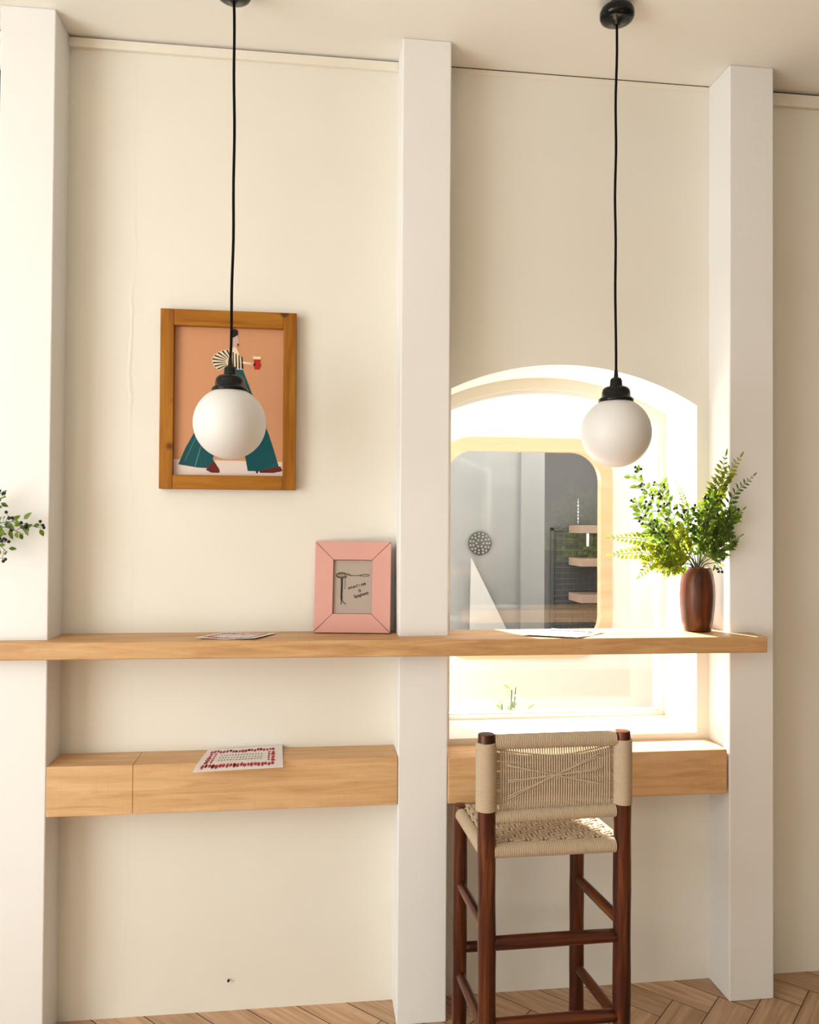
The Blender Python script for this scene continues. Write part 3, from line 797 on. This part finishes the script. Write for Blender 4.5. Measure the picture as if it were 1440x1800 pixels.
def wrapped(a, b, r, nm, flat=(1, 1), pitch=0.0042, n=16):
    """a rail wound closely with cord: fine rings along its length"""
    a, b = Vector(a), Vector(b); L_ = (b - a).length; k = max(2, int(L_ / pitch)); pts = []; rad = []
    for i in range(k):
        for f_, rr in ((0.02, -.0008), (.3, 0.0004), (.7, 0.0004), (.98, -.0008)):
            pts.append(a.lerp(b, (i + f_) / k)); rad.append(r + rr)
    mb = MB(); mb.tube(pts, rad, n, 0, True, flat); return mb.build(nm, M['rope'], st)


# back: wound posts, wound top and bottom rails, strung panel
wrapped((NLx, YN, 0.690), (NLx, YN, 0.846), 0.0245, 'post_wrap'); wrapped((NRx, YN, 0.694), (NRx, YN, 0.8455), 0.0225, 'post_wrap')
wrapped((NLx + .020, YN, 0.8455), (NRx - .018, YN, 0.8475), 0.0175, 'back_top_rail'); wrapped((NLx + .020, YN, 0.673), (NRx - .018, YN, 0.679), 0.0155, 'back_bottom_rail')
mb = MB(); NV = 46; x0, x1 = NLx + 0.032, NRx - 0.030
for i in range(NV):
    x = x0 + (x1 - x0) * (i + .5) / NV
    mb.tube([(x, YN + 0.001, 0.845), (x, YN - 0.0022, 0.81), (x, YN - 0.0030, 0.76), (x, YN - 0.0022, 0.71), (x, YN + 0.001, 0.678)], 0.0022, 6)
mb.build('back_warp', M['rope'], st)
mb = MB(); NH = 34
for j in range(NH):
    s_ = j / (NH - 1); zl = 0.700 + 0.128 * s_; zr = 0.703 + 0.134 * s_
    zc = 0.722 + 0.088 * s_; pts = []; dz = 0.0
    front = 0
    if j % 6 == 2:      # a few cords run across the front of the panel from a high corner to a low one
        zl, zr = (zl, 1.533 - zl) if j % 12 == 2 else (1.533 - zr, zr); front = 1
    for q in range(NV // 2 + 1):
        t = q / (NV // 2); base = zl * (1 - t) + zr * t; pull = 1 - abs(2 * t - 1) ** 1.5
        z = base if front else base + (zc - base) * pull
        y = YN - 0.0052 if front and 0.12 < t < 0.88 else YN + 0.0013 + 0.0008 * (1 if (q + j) % 2 else -1)
        pts.append((NLx + .018 + (NRx - NLx - .034) * t, y, z))
    mb.tube(pts, 0.0016 if front else 0.0021, 6)
mb.build('back_weft', M['rope'], st)
# seat: wound rails all round and a basket weave between them
SZ = 0.5965
wrapped((NLx + .018, YN, SZ - .001), (NRx - .018, YN, SZ + .0005), 0.0165, 'seat_rail'); wrapped((FLx + .018, YF, SZ - .004), (FRx - .018, YF, SZ - .004), 0.0160, 'seat_rail')
wrapped((FLx, YF - .018, SZ - .006), (NLx, YN + .018, SZ - .006), 0.0165, 'seat_rail'); wrapped((FRx, YF - .018, SZ - .006), (NRx, YN + .018, SZ - .006), 0.0165, 'seat_rail')
mb = MB(); NX, NY = 30, 24
ys = [YF - .004 + (YN - YF + .008) * (j + .5) / NY for j in range(NY)]


def xs_at(y, u):
    t = (y - YF) / (YN - YF); a = FLx + (NLx - FLx) * t; b_ = FRx + (NRx - FRx) * t
    return a + .006 + (b_ - a - .012) * u


for i in range(NX):
    u = (i + .5) / NX
    pts = [(xs_at(ys[j], u), ys[j], SZ + .0125 + 0.0028 * (1 if (i // 2 + j // 2) % 2 else -1)) for j in range(NY)]
    mb.tube(pts, 0.0044, 6, 0, True, (1, .6))
for j in range(NY):
    pts = [(xs_at(ys[j], (i + .5) / NX), ys[j], SZ + .0125 - 0.0028 * (1 if (i // 2 + j // 2) % 2 else -1)) for i in range(NX)]
    mb.tube(pts, 0.0044, 6, 0, True, (1, .6))
mb.build('seat_weave', M['rope'], st)

# ------------------------------------------------------------------ wooden vases and the stems in them
VP = [(0.001, 0), (0.0365, 0), (0.0385, 0.004), (0.0440, 0.035), (0.0480, 0.075), (0.0490, 0.105), (0.0475, 0.135), (0.0430, 0.163), (0.0375, 0.181), (0.0350, 0.1835), (0.0315, 0.1825), (0.0325, 0.170), (0.0300, 0.06), (0.001, 0.05)]


def vase(x, y, label):
    mb = MB(); mb.lathe(VP, 48); return tag(mb.build('wooden_vase', M['vase'], loc=(x, y, CT + .0005)), label, 'vase', 'barrel shaped wooden vases')


vase(1.108, -0.080, 'barrel shaped dark wooden vase on the counter by right pier')


def curve(pts, n):
    P = [Vector(p) for p in pts]; P = [P[0] * 2 - P[1]] + P + [P[-1] * 2 - P[-2]]; out = []
    m_ = len(P) - 3
    for i in range(n + 1):
        t = i / n * m_; k = min(int(t), m_ - 1); t -= k; a, b_, c, d = P[k:k + 4]
        out.append(0.5 * ((2 * b_) + (c - a) * t + (2 * a - 5 * b_ + 4 * c - d) * t * t + (3 * b_ - a - 3 * c + d) * t ** 3))
    return out


def leaflet_geo(mb, p, d, nrm, ln, wd, mi, curl=0.15):
    d = d.normalized(); s_ = d.cross(nrm).normalized(); up = s_.cross(d)
    a = p; m1 = p + d * ln * .35 + up * ln * .03; m2 = p + d * ln * .72 - up * ln * curl * .3; t = p + d * ln - up * ln * curl
    vs = [a, m1 + s_ * wd * .5, m1 - up * wd * .12, m1 - s_ * wd * .5, m2 + s_ * wd * .36, m2 - up * wd * .1, m2 - s_ * wd * .36, t]
    mb.add(vs, [(0, 2, 1), (0, 3, 2), (1, 2, 5, 4), (2, 3, 6, 5), (4, 5, 7), (5, 6, 7)], mi, False)


def frond(pts, label, ln=0.034, pairs=15, mat='fern', face=(0.2, -1, 0.25), start=0.25, group='fern fronds in the right vase'):
    """a fern frond: a thin stalk with toothed leaflets in pairs, shorter towards the tip"""
    base = Vector(pts[0]); P = [Vector(p) - base for p in pts]
    inner = Vector((1.108, -0.080, CT + .075)) if base.x > 0 else Vector((-0.905, -0.085, CT + .075))
    P = [Vector(((inner - base).x * .6, (inner - base).y * .6, inner.z - base.z))] + P
    C = curve(P, 40); mb = MB(); mb.tube(C, [0.0018 - 0.0013 * i / 40 for i in range(41)], 5, 1)
    rnd = random.Random(len(label) * 31 + int(P[-1].x * 1e4)); nrm = Vector(face).normalized()
    for k in range(pairs):
        t = start + .12 + (1 - start - .12) * (k + .5) / pairs; i = min(int(t * 40), 39); p = C[i].lerp(C[i + 1], t * 40 - i); d = (C[i + 1] - C[i]).normalized()
        sh = math.sin(min(1, (1 - (t - start) / (1 - start)) * 1.25 + .12) * math.pi / 2)
        n2 = (nrm + Vector((rnd.uniform(-.3, .3), rnd.uniform(-.2, .2), rnd.uniform(-.3, .3)))).normalized()
        for sg in (-1, 1):
            side = d.cross(n2).normalized() * sg; dr = (side * .85 + d * .65).normalized()
            l_ = ln * sh * rnd.uniform(.85, 1.1)
            leaflet_geo(mb, p, dr, n2, l_, l_ * .34, 0, rnd.uniform(.05, .35))
            for q in (.35, .6):      # small teeth either side of the leaflet
                for s2 in (-1, 1):
                    d2 = (dr * .8 + dr.cross(n2) * s2 * .7).normalized(); leaflet_geo(mb, p + dr * l_ * q, d2, n2, l_ * .42 * (1.1 - q), l_ * .16, 0, .1)
    leaflet_geo(mb, C[-1], C[-1] - C[-2], nrm, ln * .5, ln * .14, 0, .1)
    o = mb.build('fern_frond', [M[mat], M['stem']], loc=base); tag(o, label, 'plant', group); return o


berry_mesh = None


def sprig(pts, label, berries=12, leaves=24, ln=0.027, lo=0.35, group='berry sprigs in the right vase'):
    """a branching stem with small oval leaves and clusters of black berries on short stalks"""
    global berry_mesh
    base = Vector(pts[0]); P = [Vector(p) - base for p in pts]
    inner = Vector((1.108, -0.080, CT + .075)) if base.x > 0 else Vector((-0.905, -0.085, CT + .075))
    P = [Vector(((inner - base).x * .6, (inner - base).y * .6, inner.z - base.z))] + P
    C = curve(P, 36); mb = MB(); mb.tube(C, [0.0020 - 0.0013 * i / 36 for i in range(37)], 5, 1)
    rnd = random.Random(len(label) * 17 + int(P[-1].x * 1e4)); spots = []
    if True:
        for k in range(leaves):
            t = lo + (1 - lo) * (k + .5) / leaves; i = min(int(t * 36), 35); p = C[i].lerp(C[i + 1], .5); d = (C[i + 1] - C[i]).normalized()
            a = k * 2.4 + rnd.uniform(-.3, .3); ref = d.cross(Vector((0, 1, .1))).normalized(); side = ref * math.cos(a) + d.cross(ref) * math.sin(a)
            dr = (side * .8 + d * .55).normalized(); nrm = Vector((rnd.uniform(-.5, .5), -1, rnd.uniform(-.2, .7))).normalized()
            off = side * rnd.uniform(0, .012)
            leaflet_geo(mb, p + off, dr, nrm, ln * rnd.uniform(.75, 1.2), ln * .5, 0, .2)
        nc = max(1, berries // 3)
        for c in range(nc):
            t = lo + .12 + (1 - lo - .12) * ((c + .6) / nc); i = min(int(t * 36), 35); p = C[i]; d = (C[i + 1] - C[i]).normalized()
            a = c * 2.1 + rnd.uniform(0, 1); ref = d.cross(Vector((0, 1, .1))).normalized(); side = ref * math.cos(a) + d.cross(ref) * math.sin(a)
            hub = p + (side * .9 + d * .7).normalized() * rnd.uniform(.014, .024); mb.tube([p, (p + hub) * .5 + Vector((0, 0, .002)), hub], 0.0007, 4, 1)
            for q in range(3):
                e = hub + Vector((rnd.uniform(-1, 1), rnd.uniform(-1, 1), rnd.uniform(-.7, 1))).normalized() * rnd.uniform(.008, .013); mb.tube([hub, e], 0.0006, 4, 1); spots.append(e)
    o = mb.build('berry_sprig', [M['sprig'], M['stem']], loc=base); tag(o, label, 'plant', group)
    for e in spots:
        if berry_mesh is None:
            b_ = MB(); b_.sphere((0, 0, 0), 0.0042, 10, 7); bo = b_.build('berry', M['berry'], o); berry_mesh = bo.data; bo.location = e
        else:
            bo = bpy.data.objects.new('berry', berry_mesh); col.objects.link(bo); bo.parent = o; bo.location = e
    return o


frond([(1.111, -0.080, 1.225), (1.124, -0.095, 1.338), (1.143, -0.120, 1.448), (1.158, -0.145, 1.545)], 'tallest fern frond, rising straight up beside the right pier', 0.052, 17, start=.25)
frond([(1.111, -0.082, 1.225), (1.132, -0.110, 1.36), (1.152, -0.140, 1.47), (1.192, -0.160, 1.541)], 'tall fern frond whose tip hooks right over the pier edge', 0.046, 15, start=.3)
frond([(1.115, -0.080, 1.225), (1.150, -0.115, 1.339), (1.176, -0.155, 1.433), (1.223, -0.175, 1.489)], 'fern frond arching furthest right across the pier face', 0.032, 14, 'fern_dark', start=.3)
frond([(1.115, -0.080, 1.225), (1.147, -0.125, 1.307), (1.168, -0.155, 1.363), (1.189, -0.172, 1.390)], 'dark fern frond leaning right at mid height of bouquet', 0.042, 13, 'fern_dark', start=.3)
frond([(1.112, -0.085, 1.225), (1.137, -0.125, 1.266), (1.158, -0.155, 1.300), (1.185, -0.165, 1.318)], 'short dark frond leaning right just above the vase rim', 0.040, 12, 'fern_dark', start=.3)
frond([(1.101, -0.080, 1.225), (1.018, -0.100, 1.283), (0.925, -0.120, 1.310), (0.831, -0.130, 1.315)], 'upper of two long ferns stretching left towards wood frame', 0.042, 17, start=.25)
frond([(1.098, -0.085, 1.225), (1.014, -0.115, 1.262), (0.918, -0.140, 1.273), (0.827, -0.145, 1.268)], 'lower of two long ferns stretching left towards wood frame', 0.042, 17, start=.25)
frond([(1.095, -0.085, 1.225), (1.009, -0.120, 1.253), (0.949, -0.145, 1.252), (0.905, -0.155, 1.214)], 'fern frond drooping left with its tip hanging down', 0.042, 13, start=.25)
frond([(1.107, -0.075, 1.225), (1.093, -0.060, 1.340), (1.082, -0.050, 1.423), (1.052, -0.050, 1.486)], 'thin curling frond standing against the bright window', 0.020, 13, start=.45)
frond([(1.108, -0.080, 1.225), (1.098, -0.115, 1.325), (1.112, -0.140, 1.405), (1.120, -0.155, 1.465)], 'dark fern frond upright in the middle of bouquet', 0.048, 15, 'fern_dark', start=.3)
frond([(1.102, -0.085, 1.225), (1.046, -0.130, 1.285), (1.007, -0.160, 1.325), (0.975, -0.170, 1.345)], 'bright fern frond leaning towards the room at left centre', 0.048, 13, start=.25)
frond([(1.098, -0.085, 1.225), (1.034, -0.120, 1.240), (0.991, -0.140, 1.231), (0.962, -0.150, 1.224)], 'short fern frond low over the left side of vase rim', 0.040, 11, start=.25)
frond([(1.108, -0.085, 1.225), (1.118, -0.120, 1.275), (1.140, -0.150, 1.335), (1.150, -0.165, 1.375)], 'dark fern frond facing the room above the vase', 0.048, 13, 'fern_dark', start=.3)
sprig([(1.104, -0.080, 1.225), (1.028, -0.080, 1.340), (0.973, -0.080, 1.421), (0.914, -0.080, 1.498)], 'berry sprig reaching up left nearest the globe lamp', 24, 40)
sprig([(1.107, -0.075, 1.225), (1.059, -0.070, 1.340), (1.019, -0.070, 1.418), (0.991, -0.070, 1.470)], 'berry sprig second in height on the left of bouquet', 18, 38)
sprig([(1.108, -0.080, 1.225), (1.073, -0.100, 1.307), (1.056, -0.110, 1.362), (1.062, -0.120, 1.402)], 'berry sprig standing in the centre left of bouquet', 15, 38)
sprig([(1.111, -0.080, 1.225), (1.142, -0.115, 1.308), (1.162, -0.145, 1.365), (1.180, -0.155, 1.384)], 'berry sprig leaning right beside the pier edge', 12, 30)
sprig([(1.098, -0.085, 1.225), (1.005, -0.110, 1.315), (0.941, -0.120, 1.364), (0.906, -0.120, 1.418)], 'berry sprig spreading left below the highest berries', 18, 38)
sprig([(1.120, -0.085, 1.225), (1.135, -0.110, 1.243), (1.146, -0.120, 1.242), (1.152, -0.125, 1.228)], 'tiny berry sprig drooping right over the vase rim', 6, 8, .016, .5)
sprig([(1.098, -0.085, 1.225), (1.010, -0.130, 1.295), (0.965, -0.140, 1.325), (0.932, -0.150, 1.345)], 'berry sprig spreading left above the long ferns', 15, 38)
sprig([(1.111, -0.080, 1.225), (1.104, -0.130, 1.330), (1.108, -0.150, 1.395), (1.114, -0.155, 1.420)], 'berry sprig with dark cluster in the middle of bouquet', 15, 38)
# second vase, just beyond the left photo edge, its sprigs reaching into view
vase(-0.905, -0.085, 'barrel shaped dark wooden vase left of the left pier')
G2 = 'berry sprigs in the left vase'
sprig([(-0.900, -0.09, 1.225), (-0.832, -0.145, 1.305), (-0.760, -0.168, 1.348), (-0.672, -0.175, 1.333)], 'left edge berry sprig whose tip reaches furthest onto left pier', 18, 26, .024, .3, G2)
sprig([(-0.903, -0.09, 1.225), (-0.850, -0.145, 1.325), (-0.800, -0.165, 1.390), (-0.764, -0.17, 1.412)], 'left edge berry sprig pointing upward', 12, 20, .022, .3, G2)
sprig([(-0.898, -0.09, 1.225), (-0.838, -0.145, 1.288), (-0.790, -0.168, 1.300), (-0.752, -0.175, 1.272)], 'left edge berry sprig drooping down at photo border', 15, 20, .020, .3, G2)
sprig([(-0.898, -0.09, 1.225), (-0.830, -0.15, 1.30), (-0.770, -0.172, 1.335), (-0.715, -0.178, 1.318)], 'left edge berry sprig tucked below the longest one', 12, 22, .022, .3, G2)
